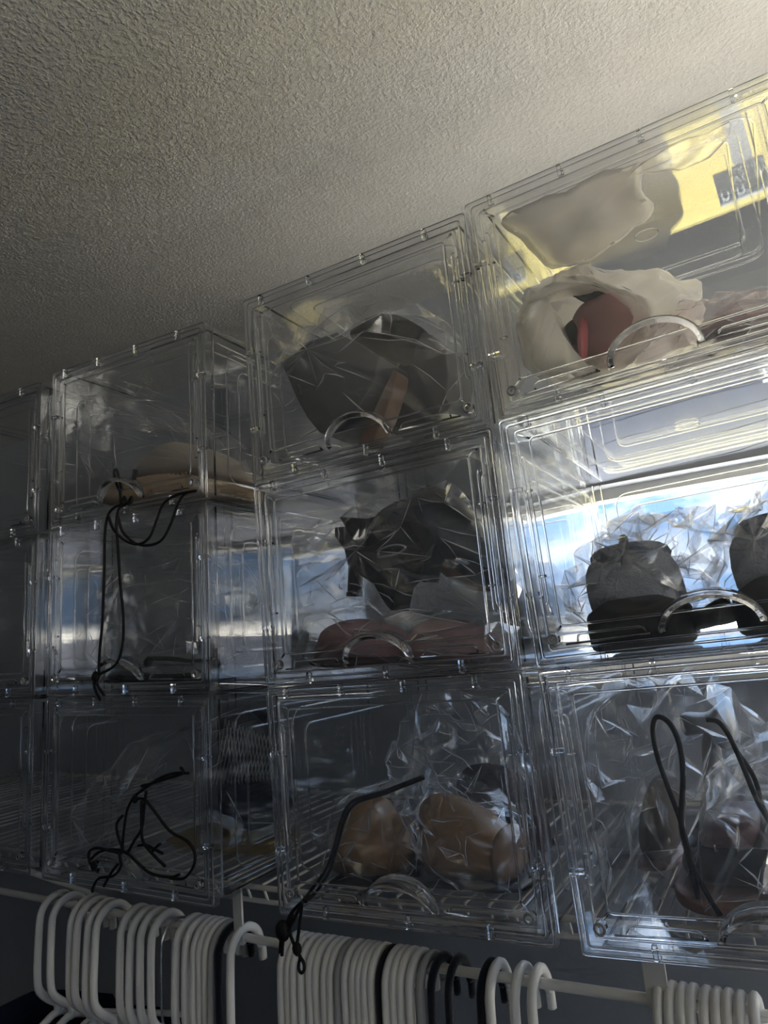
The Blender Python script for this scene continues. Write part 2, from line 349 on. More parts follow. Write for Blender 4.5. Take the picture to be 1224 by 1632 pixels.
bm = bmesh.new(); bmesh.ops.create_cone(bm, cap_ends=True, segments=12, radius1=.0050, radius2=.0050, depth=.006, matrix=Matrix.Rotation(math.pi/2, 4, 'X'))
ME['pin'] = mo('hinge_pin', bm, RIB, False)
bm = bmesh.new(); tube(bm, [(.0040*math.cos(a*.6283), -.004, .0040*math.sin(a*.6283)) for a in range(10)], .0012, True, 5)
ME['pincap'] = mo('pin_collar', bm, mat('smoky_pin_collar', (.22, .22, .23), .3), True)
bm = bmesh.new()        # arched pull: a curved lip standing proud of the door
NA = 18; outer = []; inner = []
for k in range(NA+1):
    a = math.pi*k/NA; outer.append((-.038*math.cos(a), .017+.030*math.sin(a))); inner.append((-.033*math.cos(a), .017+.0215*math.sin(a)))
V = []
for k in range(NA+1):
    s = math.sin(math.pi*k/NA)
    yo = y0+.003; yl = y0-.001-.013*s**.7
    V.append([bm.verts.new((outer[k][0], yo, outer[k][1])), bm.verts.new((outer[k][0], yl, outer[k][1]-.003*s)), bm.verts.new((inner[k][0], yl, inner[k][1])), bm.verts.new((inner[k][0], yl+.0018, inner[k][1])), bm.verts.new((outer[k][0]*.985, yl+.0018, outer[k][1]-.0045*s)), bm.verts.new((outer[k][0]*.985, yo, outer[k][1]-.0018))])
for k in range(NA):
    for j in range(6):
        bm.faces.new((V[k][j], V[k][(j+1) % 6], V[k+1][(j+1) % 6], V[k+1][j]))
bm.faces.new(list(reversed(V[0]))); bm.faces.new(V[-1])
bmesh.ops.recalc_face_normals(bm, faces=bm.faces)
ME['handle'] = mo('handle', bm, RIB, True)
COLS = {'L': (-.36951, .00071, .00804, .03878, .00908), 'M': (0.0, .0002, 0.0, 0.0, 0.0), 'R': (.30294, -.00882, .00089, -.02839, 0.0),
        'O': (-.6830, .004, .0175, .036, .012)}
BOXM = {}
def child(name, me, parent, loc=(0, 0, 0), rot=(0, 0, 0)):
    o = bpy.data.objects.new(name, me); C.objects.link(o); o.parent = parent; o.location = loc; o.rotation_euler = rot; return o
def make_box(c, r, label):
    x, y, z, roll, yaw = COLS[c]
    Rt = Matrix.Translation((x, y, z)) @ Matrix.Rotation(yaw, 4, 'Z') @ Matrix.Rotation(roll, 4, 'Y')
    Mw = Rt @ Matrix.Translation((hx, BD/2, r*PITCHZ))
    e = empty('clear_shoe_box', Mw.translation, Mw.to_euler()); BOXM[c+str(r)] = Mw
    tag(e, label, 'shoe box', 'clear stacking shoe boxes')
    for nme, z0 in (('top', BH), ('bottom', 0)):
        p = child(nme+'_panel', ME[nme], e)
        for q in ME['rflat']: child('moulded_rib', q, p, (0, 0, z0-.001 if z0 else .001))
    for sx in (-1, 1):
        p = child('side_panel', ME['side'], e, (sx*(hx-t/2), 0, 0)); [child('moulded_rib', q, p) for q in ME['rside']]
    p = child('back_panel', ME['back'], e); [child('moulded_rib', q, p, (0, y1-.001, 0)) for q in ME['rback']]
    f = child('front_frame', ME['frame'], e); [child('frame_ridge', q, f) for q in RIDGES]
    for fx in (.09, .33, .58, .84): child('clip', ME['clip'], f, (-hx+BW*fx, y0+.002, BH-.0065))
    for fx in (.20, .52, .80): child('clip', ME['clip'], f, (-hx+BW*fx, y0+.002, .0065))
    for sx in (-1, 1):
        for fz in (.28, .70): child('clip', ME['clip'], f, (sx*(hx-.0065), y0+.002, BH*fz), (0, math.pi/2, 0))
    d = child('door', ME['door'], e); [child(nm, q, d) for nm, q in DOORP]; child('handle', ME['handle'], d)
    for sx in (-1, 1):
        child('hinge_pin', ME['pin'], d, (sx*(hx-.0185), y0+.002, .0215)); child('pin_collar', ME['pincap'], d, (sx*(hx-.0185), y0+.002, .0215))
    return e
make_box('R', 2, 'clear shoe box at the top of the right stack, holding a frosted white sack')
make_box('R', 1, 'clear shoe box in the right stack, bright sky behind two sneakers inside')
make_box('R', 0, 'clear shoe box at the bottom right, black cord loops behind its door')
make_box('M', 2, 'clear shoe box at the top of the middle stack, holding black wedge slides')
make_box('M', 1, 'clear shoe box at the picture centre holding a black stiletto above pink shoes')
make_box('M', 0, 'clear shoe box at the bottom of the middle stack, holding tan ankle shoes')
make_box('L', 2, 'clear shoe box topping the left stack, beige sandal inside, cord over its handle')
make_box('L', 1, 'clear shoe box in the left stack with long black cord hanging across its door')
make_box('L', 0, 'clear shoe box at the bottom of the left stack behind a black cord tangle')
make_box('O', 2, 'top one of the dim clear shoe boxes cut by the left picture edge')
make_box('O', 1, 'middle one of the dim clear shoe boxes cut by the left picture edge')
make_box('O', 0, 'bottom one of the dim clear shoe boxes cut by the left picture edge')

# ------------------------------------------------------------------ contents: helpers
def inside(key, m=.0045):
    """clamp a world point to the inside of a box"""
    Mw = BOXM[key]; Mi = Mw.inverted()
    def f(p):
        q = Mi @ p
        q.x = min(max(q.x, -hx+m), hx-m); q.y = min(max(q.y, y0+.0085), y1-m); q.z = min(max(q.z, t+.0015), BH-t-.0025)
        return Mw @ q
    return f
def puff(outline, Y, thick, clampf=None, n=6, e=2.4, levels=(.0, .25, .5, .7, .84, .93, .98), amp=0, seed=1, fr=22, back=1.0, origin=None, spline=True, amp2=0, shear=(0, 0)):
    """closed pillow solid grown from a silhouette: outline in picture pixels at depth Y, thickness in metres"""
    pts = closedspline([(a, b, 0) for a, b in outline], n) if spline else [Vector((a, b, 0)) for a, b in outline]
    W3 = [at(p.x, p.y, Y) for p in pts]; cen = sum(W3, Vector())/len(W3)
    if origin: cen = at(origin[0], origin[1], Y)
    bm = bmesh.new()
    def disp(p, ny):
        d = Vector((0, ny, 0))
        if amp:
            c = crease(p, seed, fr); out = (p-cen); out = out.normalized() if out.length > 1e-6 else d
            p = p + (out*.75+d*.25)*(c-.45)*amp
        if amp2: p = p + noise.noise_vector(p*14+Vector((seed*3.1, 0, 0)))*amp2
        return clampf(p) if clampf else p
    def ringv(s, sign):
        dy = sign*thick*.5*(1-s**e)**(1/e)*(back if sign > 0 else 1)
        R = []
        for p in W3:
            q = cen+(p-cen)*s; q = Vector((q.x+shear[0]*dy, q.y+dy, q.z+shear[1]*dy)); R.append(bm.verts.new(disp(q, sign)))
        return R
    eq = ringv(1.0, 1)
    for sign in (-1, 1):
        prev = eq
        for s in reversed(levels):
            if s == 0:
                dy = sign*thick*.5*(back if sign > 0 else 1)
                c = bm.verts.new(disp(cen+Vector((shear[0]*dy, dy, shear[1]*dy)), sign)); m = len(prev)
                for k in range(m):
                    f = (prev[k], prev[(k+1) % m], c); bm.faces.new(f if sign > 0 else f[::-1])
            else:
                cur = ringv(s, sign); m = len(cur)
                for k in range(m):
                    f = (prev[k], prev[(k+1) % m], cur[(k+1) % m], cur[k]); bm.faces.new(f if sign > 0 else f[::-1])
                prev = cur
    bmesh.ops.recalc_face_normals(bm, faces=bm.faces)
    return bm
BAGL = (.0, .1, .2, .3, .4, .5, .6, .7, .78, .85, .91, .95, .98)
def centre(o):
    """move the origin of a world-space mesh to the middle of its base"""
    me = o.data; vs = [v.co for v in me.vertices]
    c = Vector((sum(v.x for v in vs)/len(vs), sum(v.y for v in vs)/len(vs), min(v.z for v in vs)))
    me.transform(Matrix.Translation(-c)); o.location = c; return o
def thing_at(name, pt): return empty(name, pt)
def part(name, bm, m, parent, smooth=True):
    o = mesh_obj(name, bm, m, None, smooth); o.data.transform(Matrix.Translation(-Vector(parent.location))); o.parent = parent; return o
def crop(ox, oy, sc, pts): return [(ox+a/sc, oy+b/sc) for a, b in pts]
def prism(outline, Y, thick, clampf=None, bevel=.0025, shear=(0, 0)):
    """straight-sided solid from a silhouette with rounded edges"""
    bm = bmesh.new(); A = []; B = []
    for a, b in outline:
        p = at(a, b, Y); A.append(bm.verts.new(p+Vector((-shear[0]*thick/2, -thick/2, -shear[1]*thick/2)))); B.append(bm.verts.new(p+Vector((shear[0]*thick/2, thick/2, shear[1]*thick/2))))
    bm.faces.new(A); bm.faces.new(B[::-1]); m = len(A)
    for i in range(m): bm.faces.new((A[i], B[i], B[(i+1) % m], A[(i+1) % m]))
    bmesh.ops.recalc_face_normals(bm, faces=bm.faces)
    bmesh.ops.bevel(bm, geom=[e for e in bm.edges if any(len(f.verts) > 4 for f in e.link_faces)], offset=bevel, segments=3, profile=.5, affect='EDGES', clamp_overlap=True)
    bmesh.ops.triangulate(bm, faces=[f for f in bm.faces if len(f.verts) > 4])
    if clampf:
        for v in bm.verts: v.co = clampf(v.co)
    return bm
C1 = lambda p: crop(720, 80, 2.429, p)
C2 = lambda p: crop(360, 320, 2.66, p)
C3 = lambda p: crop(780, 560, 2.757, p)
C4 = lambda p: crop(390, 680, 2.498, p)
C5 = lambda p: crop(0, 500, 2.847, p)
C6 = lambda p: crop(0, 780, 2.72, p)
C7 = lambda p: crop(0, 1080, 2.66, p)
C8 = lambda p: crop(400, 1060, 2.267, p)
C9 = lambda p: crop(850, 1040, 3.265, p)
def bag(outline, Y, thick, key, label, seed, amp=.012, fr=26, m=FILM, name='clear_plastic_bag', back=1.0, grp='clear bags inside the shoe boxes', foldp=.20):
    """crumpled film: a faceted skin with folded creases along part of its edges"""
    rnd = random.Random(seed); pts = closedspline([(a, b, 0) for a, b in outline], 2)
    f = inside(key); W3 = [at(p.x, p.y, Y) for p in pts]; cen = sum(W3, Vector())/len(W3); n = len(W3); bm = bmesh.new()
    def jit(p, k): return f(p + Vector((rnd.gauss(0, 1), rnd.gauss(0, 1), rnd.gauss(0, 1)))*amp*k)
    def ringv(s_, sign, tw):
        dy = sign*thick*.5*(1-s_**2.2)**(1/2.2)*(back if sign > 0 else 1); R = []
        for i in range(n):
            p = W3[i].lerp(W3[(i+1) % n], tw); q = cen+(p-cen)*s_; q.y += dy; R.append(bm.verts.new(jit(q, .32 if s_ == 1 else .55)))
        return R
    eq = ringv(1.0, 1, 0)
    for sign in (-1, 1):
        prev = eq
        for li, s_ in enumerate((.90, .72, .50, .26)):
            cur = ringv(s_, sign, .5*((li+1) % 2))
            for i in range(n):
                a, b, c, d = prev[i], prev[(i+1) % n], cur[(i+1) % n], cur[i]
                tri = ((a, b, d), (b, c, d)) if rnd.random() < .5 else ((a, b, c), (a, c, d))
                for q in tri: bm.faces.new(q if sign > 0 else q[::-1])
            prev = cur
        c = bm.verts.new(jit(cen+Vector((0, sign*thick*.5, 0)), .5))
        for i in range(n):
            q = (prev[i], prev[(i+1) % n], c); bm.faces.new(q if sign > 0 else q[::-1])
    bmesh.ops.recalc_face_normals(bm, faces=bm.faces)
    fb = bmesh.new()
    for e_ in bm.edges:
        L = e_.calc_length()
        if rnd.random() < foldp and L > .012:
            a, b = e_.verts[0].co.copy(), e_.verts[1].co.copy(); mid_ = (a+b)/2 + Vector((rnd.gauss(0, 1), rnd.gauss(0, 1), rnd.gauss(0, 1)))*.0012
            tube(fb, [a, a.lerp(mid_, .5), mid_, b.lerp(mid_, .5), b], rnd.uniform(.00035, .0010), False, 4, [.15, .8, 1, .6, .1])
    bmesh.ops.subdivide_edges(bm, edges=bm.edges[:], cuts=2, use_grid_fill=True)
    for v in bm.verts: v.co = f(v.co + noise.noise_vector(v.co*45+Vector((seed, 0, 0)))*.0028)
    o = mesh_obj(name, bm, m, None, False); centre(o); tag(o, label, 'bag', grp)
    fo = mesh_obj('creases', fb, FOLD, None, True); fo.data.transform(Matrix.Translation(-o.location)); fo.parent = o; fo['kind'] = 'stuff'
    return o
black_l = mat('black_leather', (.012, .013, .018), .45, .5, (90, .15, .002))
black_s = mat('black_suede', (.004, .004, .006), .9, .2, (300, .4, .002))
navy_l = mat('navy_leather', (.020, .034, .060), .45, .5, (260, .45, .002))
tan_l = mat('tan_leather', (.36, .20, .08), .5, .4, (60, .2, .002))
insole = mat('tan_insole', (.19, .11, .07), .55, .3)
pink_m = mat('dusty_pink_suede', (.30, .17, .19), .7, .3, (80, .2, .002))
pinkb = mat('pink_fabric', (.42, .22, .24), .7, .3)
knit = mat('grey_knit', (.40, .42, .50), .85, .3, (420, .8, .002), var=(120, .3))
beige = mat('beige_cork', (.45, .33, .22), .8, .2, (150, .5, .003))
brown = mat('brown_leather', (.20, .10, .065), .5, .4)
plum = mat('dark_plum_suede', (.045, .026, .035), .85, .2)
rubber = mat('black_rubber', (.014, .014, .017), .7, .4, (60, .25, .003))
# ------------------------------------------------------------------ right stack, top: frosted sack, mauve bag
k = 'R2'; ins = inside(k)
def loft(rings, closed_end=True, start_cap=False):
    bm = bmesh.new(); RV = [[bm.verts.new(p) for p in r] for r in rings]
    for a, b in zip(RV, RV[1:]):
        m = len(a)
        for i in range(m): bm.faces.new((a[i], a[(i+1) % m], b[(i+1) % m], b[i]))
    if closed_end:
        c = bm.verts.new(sum((v.co for v in RV[-1]), Vector())/len(RV[-1])); m = len(RV[-1])
        for i in range(m): bm.faces.new((RV[-1][i], RV[-1][(i+1) % m], c))
    if start_cap:
        c = bm.verts.new(sum((v.co for v in RV[0]), Vector())/len(RV[0])); m = len(RV[0])
        for i in range(m): bm.faces.new((RV[0][(i+1) % m], RV[0][i], c))
    bmesh.ops.recalc_face_normals(bm, faces=bm.faces); return bm
def pring(outline, Y, n=64, jit=0, seed=0):
    pts = closedspline([(a, b, 0) for a, b in outline], 8); out = []
    m = len(pts)
    for i in range(n):
        p = pts[int(i*m/n)]; q = at(p.x, p.y, Y); out.append(q)
    return out
mouth = C1([(345, 950), (430, 925), (580, 912), (690, 950), (745, 1020), (720, 1110), (650, 1190), (540, 1230), (470, 1180), (420, 1100), (385, 1010), (350, 985)])
lip = C1([(262, 1020), (330, 905), (450, 868), (600, 880), (740, 940), (800, 1060), (760, 1180), (650, 1260), (500, 1290), (380, 1285), (290, 1230), (262, 1110)])
mid = C1([(255, 1030), (320, 900), (420, 848), (600, 848), (800, 875), (900, 960), (900, 1100), (820, 1220), (660, 1300), (480, 1320), (350, 1300), (275, 1200)])
midb = C1([(400, 1030), (440, 910), (540, 855), (700, 858), (880, 890), (960, 950), (980, 1030), (930, 1150), (800, 1270), (620, 1330), (480, 1300), (410, 1180)])
tail = C1([(620, 1040), (660, 960), (740, 910), (860, 905), (940, 945), (975, 1010), (950, 1100), (860, 1200), (740, 1240), (650, 1180), (620, 1120), (610, 1080)])
def inner(o, f, c=None):
    cx = sum(p[0] for p in o)/len(o); cy2 = sum(p[1] for p in o)/len(o); return [(cx+(a-cx)*f, cy2+(b-cy2)*f) for a, b in o]
rings = [pring(inner(mouth, .80), .130), pring(inner(mouth, .92), .085), pring(mouth, .058), pring(inner(lip, .95), .048), pring(lip, .062), pring(mid, .095), pring(inner(mid, 1.01), .12), pring(midb, .16), pring(inner(midb, .97), .20), pring(tail, .25), pring(inner(tail, .6), .275)]
rings2 = []
for i, r in enumerate(rings):
    c = sum(r, Vector())/len(r); rr = []
    for p in r:
        d = (p-c).normalized(); s = crease(p*1.0, 31, 34)-.4
        rr.append(ins(p + d*s*(.016 if i > 1 else .004) + Vector((0, (crease(p, 77, 40)-.4)*.012, 0)) + noise.noise_vector(p*22)*.005))
    rings2.append(rr)
bm = loft(rings2); fb = bmesh.new(); rq = random.Random(4)
for e_ in bm.edges:
    if rq.random() < .10 and e_.calc_length() > .008:
        a, b = e_.verts[0].co, e_.verts[1].co; tube(fb, [a.copy(), (a+b)/2, b.copy()], rq.uniform(.0005, .0011), False, 4, [.2, 1, .2])
bmesh.ops.subdivide_edges(bm, edges=bm.edges[:], cuts=1, use_grid_fill=True)
for v in bm.verts:
    w = noise.voronoi(v.co*38)[0]; v.co = ins(v.co + noise.noise_vector(v.co*40)*.004 + (v.co-at(960, 520, .15)).normalized()*(min(.9, w[1]-w[0])-.35)*.010)
sack = mesh_obj('frosted_sack', bm, FROST, None, True); centre(sack)
fo = mesh_obj('creases', fb, FROST, None, True); fo.data.transform(Matrix.Translation(-sack.location)); fo.parent = sack; fo['kind'] = 'stuff'
tag(sack, 'frosted white plastic sack with a crumpled open mouth in the top right box', 'bag')
th = thing_at('pink_shoe', ins(at(940, 590, .13)))
part('upper', puff(C1([(560, 980), (640, 960), (740, 1030), (790, 1075), (720, 1170), (600, 1230), (520, 1200), (470, 1100), (500, 1020)]), .15, .09, ins, amp2=.004), pinkb, th)
part('sole', puff(C1([(440, 1090), (500, 1050), (520, 1180), (560, 1230), (520, 1245), (470, 1190)]), .135, .05, ins), black_s, th)
part('lining', puff(C1([(455, 930), (580, 915), (582, 945), (520, 970), (470, 950)]), .115, .03, ins), black_s, th)
part('heel_tab', puff(C1([(505, 1040), (525, 1060), (520, 1190), (500, 1200), (490, 1120)]), .10, .02, ins), mat('rose_red_fabric', (.48, .10, .13), .7), th)
tag(th, 'pink shoe with dark lining inside the frosted white sack', 'shoe')
bag(C1([(700, 1190), (820, 1070), (1000, 1030), (1150, 1005), (1300, 985), (1420, 970), (1420, 1090), (1200, 1150), (950, 1230), (720, 1270)]), .10, .13, k, 'low mauve-tinted bag lying along the floor beside the frosted sack', 5, .006, m=clear('mauve_bag_film', (.92, .89, .90), .16, .25, .05, hazecol=(.95, .86, .86)))
th = thing_at('mauve_slipper', ins(at(1150, 560, .12)))
part('upper', puff(C1([(960, 1110), (1000, 1075), (1080, 1050), (1200, 1050), (1320, 1040), (1340, 1090), (1150, 1130), (1000, 1150)]), .12, .08, ins), mat('mauve_felt', (.34, .22, .24), .9), th)
part('sole', puff(C1([(960, 1130), (1100, 1105), (1330, 1075), (1340, 1100), (1150, 1150), (980, 1165)]), .12, .085, ins), plum, th)
tag(th, 'flat mauve slipper lying right of the frosted white sack', 'shoe')
# loose film sheet under the lid of that box
def sheet(px, z, th_, m, key, name, label, seed, droop=.01):
    """thin film spread flat at height z, outline in pixels of the picture"""
    P = [atz(a, b, z) for a, b in px]; cen = sum(P, Vector())/len(P); bm = bmesh.new(); f = inside(key)
    P = closedspline(P, 4); top, bot = [], []
    for s in (1, .85, .65, .4, .15):
        rt = []
        for p in P:
            q = cen+(p-cen)*s; q.z += (crease(q, seed, 30)-.5)*droop; rt.append(f(q))
        top.append([bm.verts.new(v) for v in rt]); bot.append([bm.verts.new(v-Vector((0, 0, th_))) for v in rt])
    m = len(P)
    for a, b in zip(top, top[1:]):
        for i in range(m): bm.faces.new((a[i], a[(i+1) % m], b[(i+1) % m], b[i]))
    for a, b in zip(bot, bot[1:]):
        for i in range(m): bm.faces.new((a[(i+1) % m], a[i], b[i], b[(i+1) % m]))
    bm.faces.new(top[-1]); bm.faces.new(bot[-1][::-1])
    for i in range(m): bm.faces.new((bot[0][i], bot[0][(i+1) % m], top[0][(i+1) % m], top[0][i]))
    bmesh.ops.recalc_face_normals(bm, faces=bm.faces)
    o = mesh_obj(name, bm, SHEETM, None, True)
    centre(o); tag(o, label, 'film'); return o
SHEETM = clear('loose_grey_film', (.82, .81, .80), .48, .35, .05, hazecol=(.90, .88, .86))
sheet([(800, 345), (900, 300), (1015, 258), (1022, 300), (1042, 330), (1000, 370), (940, 412), (880, 425), (830, 380)], .648, .0006, None, 'R2', 'film_sheet', 'greyish film sheet clinging under the lid of the top right box', 3)
SHEETM = clear('loose_clear_film', (.95, .94, .92), .10, .2, .05)
sheet([(1000, 275), (1060, 235), (1130, 205), (1165, 195), (1140, 240), (1100, 265), (1060, 268)], .6435, .0006, None, 'R2', 'film_scrap', 'small clear film scrap near the lid front of the top right box', 8)
# ------------------------------------------------------------------ right stack, middle: two sneakers in crumpled bags
k = 'R1'; ins = inside(k); FLR = BOXM['R1']
def sneaker(cx, ang, label, yh=-.135, sc=1.0):
    """lofted low sneaker, heel towards the door; local x across, y along, z up"""
    e = empty('knit_sneaker', FLR @ Vector((cx, yh, t+.002)), (0, FLR.to_euler().y, ang))
    st = [(-.012, .026, .004), (.0, .038, .0), (.02, .043, 0), (.06, .042, 0), (.12, .038, .0), (.18, .045, .0), (.225, .042, .004), (.255, .028, .010), (.268, .008, .016)]
    def ring_at(y, w, z0, z1, n=20, p=3.2):
        R = []
        for i in range(n):
            a = 2*math.pi*i/n; c, s = math.cos(a), math.sin(a)
            R.append(Vector((w*math.copysign(abs(c)**(2/p), c), y, (z0+z1)/2+(z1-z0)/2*math.copysign(abs(s)**(2/p), s))))
        return R
    so = [ring_at(y*sc, w*1.04*sc, z*sc, (z+.040-.06*y)*sc, 24, 6) for y, w, z in st]
    o = mesh_obj('outsole', loft(so, True, True), rubber, e, True)
    tops = [(.004, .032, .062), (.02, .040, .088), (.05, .041, .086), (.085, .041, .080), (.12, .041, .086), (.16, .041, .076), (.20, .041, .062), (.235, .034, .050), (.256, .020, .042)]
    uo = [ring_at(y*sc, w*sc, .022*sc, z*sc, 20, 3.0) for y, w, z in tops]
    mesh_obj('upper', loft(uo, True, True), knit, e, True)
    bm = bmesh.new(); tube(bm, [(.028*math.cos(a*.3927)*sc, (.052+.042*math.sin(a*.3927))*sc, (.083-.002*math.sin(a*.3927))*sc) for a in range(16)], .0085*sc, True, 8)
    mesh_obj('collar', bm, mat('blue_grey_knit_collar', (.10, .13, .20), .9, .2, (420, .8, .002)), e, True)
    bm = bmesh.new(); tube(bm, [(0, .008*sc, .075*sc), (0, -.002*sc, .090*sc), (0, .010*sc, .097*sc), (0, .022*sc, .086*sc)], .004*sc, False, 6); mesh_obj('heel_tab', bm, rubber, e, True)
    bm = bmesh.new()
    for j in range(5): tube(bm, [(-.018*sc, (.125+.016*j)*sc, (.086-.004*j)*sc), (0, (.127+.016*j)*sc, (.091-.0045*j)*sc), (.018*sc, (.125+.016*j)*sc, (.086-.004*j)*sc)], .0025*sc, False, 5)
    mesh_obj('laces', bm, hang_g, e, True)
    tag(e, label, 'shoe', 'grey knit sneakers'); return e
sneaker(-.060, .10, 'left grey knit sneaker with thick black sole in the sky-lit right box', sc=1.0)
sneaker(.058, -.06, 'right grey knit sneaker with thick black sole in the sky-lit right box', yh=-.130, sc=1.05)
th = thing_at('gap_filler_sole', ins(at(1150, 1000, .10)))
part('sole', puff(C3([(930, 1140), (1000, 1120), (1060, 1108), (1075, 1150), (1070, 1190), (1000, 1205), (935, 1215)]), .10, .20, ins, e=4), rubber, th)
part('strap', puff(C3([(945, 1125), (1000, 1090), (1050, 1085), (1055, 1120), (1000, 1130), (950, 1145)]), .09, .03, ins), black_s, th)
tag(th, 'flat black sandal wedged between the two grey sneakers', 'shoe')
bag(C3([(330, 1120), (420, 1010), (500, 860), (590, 740), (700, 725), (830, 740), (930, 700), (975, 800), (1000, 950), (1000, 1070), (950, 1180), (700, 1240), (430, 1230)]), .14, .25, k, 'crinkled milky bag stretched over the left grey sneaker', 11, .013, 20, m=MILKY, foldp=.13)
bag(C3([(985, 1080), (1000, 900), (990, 770), (1060, 700), (1150, 640), (1240, 640), (1420, 660), (1480, 800), (1500, 1100), (1300, 1190), (1080, 1190)]), .15, .25, k, 'crinkled milky bag stretched over the right grey sneaker', 12, .013, 20, m=MILKY, foldp=.13)
# ------------------------------------------------------------------ right stack, bottom
k = 'R0'; ins = inside(k)
th = thing_at('platform_shoe', ins(at(1200, 1440, .13)))
part('upper', puff(C9([(780, 1080), (830, 920), (900, 830), (1010, 800), (1180, 800), (1420, 850), (1500, 1000), (1500, 1180), (1200, 1180), (900, 1170)]), .14, .11, ins, amp2=.002), black_l, th)
part('platform', puff(C9([(755, 1150), (800, 1145), (1000, 1165), (1300, 1180), (1500, 1190), (1500, 1420), (1100, 1400), (950, 1330), (850, 1250), (770, 1210)]), .14, .12, ins, e=4), brown, th)
part('strap', puff(C9([(900, 850), (1000, 810), (1180, 830), (1190, 960), (1000, 970), (880, 960)]), .125, .10, ins), mat('dark_wine_leather', (.10, .035, .035), .5), th)
tag(th, 'black shoe with a thick brown platform in the bottom right box', 'shoe')
th = thing_at('brown_ankle_shoe', ins(at(1060, 1400, .24)))
part('upper', puff(C9([(560, 960), (570, 800), (620, 660), (700, 620), (770, 700), (790, 850), (770, 980), (700, 1050), (600, 1050)]), .24, .09, ins), mat('faded_brown_suede', (.16, .12, .095), .8), th)
part('sole', puff(C9([(540, 1050), (600, 1040), (760, 1040), (790, 1080), (780, 1160), (560, 1160)]), .24, .10, ins), mat('rust_sole', (.25, .12, .10), .6), th)
tag(th, 'dim brown ankle shoe behind the standing cord loop in the bottom right box', 'shoe')
th = thing_at('bright_patch_shape', ins(at(1130, 1300, .2)))  # pale shape stands in for a bright patch of light
part('upper', puff(C9([(770, 320), (900, 310), (1000, 230), (1040, 290), (1070, 430), (1000, 500), (900, 420), (790, 425)]), .22, .05, ins), mat('bright_patch_silver_grey', (.50, .52, .56), .35, .6), th)
part('stem', puff(C9([(880, 430), (960, 430), (1000, 700), (1010, 960), (900, 960), (890, 700)]), .25, .03, ins), hang_g, th)
tag(th, 'pale silver-grey shape added for the bright patch high in the bottom right box', 'shoe')
bag(C9([(230, 1240), (200, 800), (230, 420), (330, 200), (520, 140), (640, 170), (760, 110), (900, 90), (1000, 190), (1150, 350), (1170, 600), (1000, 900), (800, 1250), (560, 1330)]), .17, .24, k, 'tall crinkled clear bag in the bottom right box, left of the platform shoe', 21, .014, 24)
bag(C9([(850, 1200), (900, 700), (960, 620), (1120, 520), (1200, 380), (1450, 200), (1700, 400), (1800, 900), (1800, 1350), (1300, 1420), (950, 1330)]), .15, .26, k, 'crinkled clear bag around the platform shoe in the bottom right box', 22, .014, 24)
# ------------------------------------------------------------------ middle stack, top: wedge slides
k = 'M2'; ins = inside(k)
th = thing_at('wedge_slide', ins(at(540, 690, .10)))
part('wedge', prism(C2([(305, 722), (360, 690), (420, 640), (540, 600), (640, 650), (720, 700), (700, 800), (640, 900), (560, 1000), (470, 1010), (420, 950), (370, 860)]), .10, .075, ins), mat('charcoal_leather', (.055, .058, .068), .5, .5, (90, .15, .002)), th)
part('insole', prism(C2([(735, 730), (752, 745), (745, 790), (722, 860), (698, 930), (664, 1000), (640, 1045), (585, 1045), (612, 990), (640, 930), (668, 870), (700, 800)]), .095, .03, ins), insole, th)
bm = bmesh.new(); tube(bm, [ins(at(*q, .06)) for q in C2([(306, 780), (312, 800), (322, 822), (318, 828), (308, 815)])], .0012); part('buckle', bm, black_l, th)
tag(th, 'black wedge slide lying on its side at left, tan insole showing', 'shoe')
th = thing_at('strap_slide', ins(at(690, 660, .16)))
part('strap', puff(C2([(550, 590), (590, 545), (660, 505), (730, 495), (800, 520), (850, 560), (830, 630), (800, 715), (730, 690), (640, 660), (580, 625)]), .145, .085, ins), black_s, th)
part('wedge', prism(C2([(795, 715), (850, 585), (930, 610), (985, 660), (1000, 760), (985, 870), (1010, 900), (960, 960), (860, 970), (740, 1000), (700, 960), (740, 870), (775, 780)]), .17, .075, ins), MATS['charcoal_leather'], th)
part('footbed', prism(C2([(560, 620), (640, 665), (730, 700), (790, 725), (770, 760), (700, 790), (640, 760)]), .165, .07, ins), navy_l, th)
tag(th, 'black slide with a wide arched strap, upright behind the tan insole', 'shoe')
bag(C2([(160, 980), (180, 880), (240, 780), (320, 690), (400, 630), (520, 560), (640, 460), (760, 440), (880, 470), (960, 540), (1010, 650), (1040, 800), (1040, 1000), (800, 1060), (500, 1080), (250, 1080)]), .15, .24, k, 'clear bag wrapped round black wedge slides in the top middle box', 41, .012, 22)
# ------------------------------------------------------------------ middle stack, middle: stiletto, navy pump, pink pair
k = 'M1'; ins = inside(k)
th = thing_at('stiletto_sandal', ins(at(600, 1000, .12)))
part('heel', prism(C4([(365, 402), (415, 398), (470, 420), (530, 470), (500, 530), (466, 580), (458, 668), (440, 678), (416, 668), (420, 560), (405, 490), (368, 440)]), .10, .012, ins), black_l, th)
part('heel_cap', prism(C4([(416, 660), (458, 660), (456, 676), (418, 676)]), .10, .0135, ins), rubber, th)
part('shank', prism(C4([(415, 366), (520, 374), (620, 350), (700, 400), (760, 520), (740, 620), (680, 600), (640, 640), (620, 735), (590, 700), (550, 630), (470, 578), (500, 500), (450, 430)]), .115, .045, ins), black_s, th)
part('strap', puff(C4([(545, 345), (640, 290), (660, 330), (700, 430), (620, 470), (540, 400)]), .13, .05, ins), black_l, th)
bm = bmesh.new(); tube(bm, smoothpath([ins(at(*q, .085)) for q in C4([(530, 520), (540, 490), (600, 470), (640, 480), (610, 505), (560, 515)])], 4), .0016, True); part('buckle', bm, steel, th)
tag(th, 'black stiletto sandal with slim heel pointing down at the box left', 'shoe')
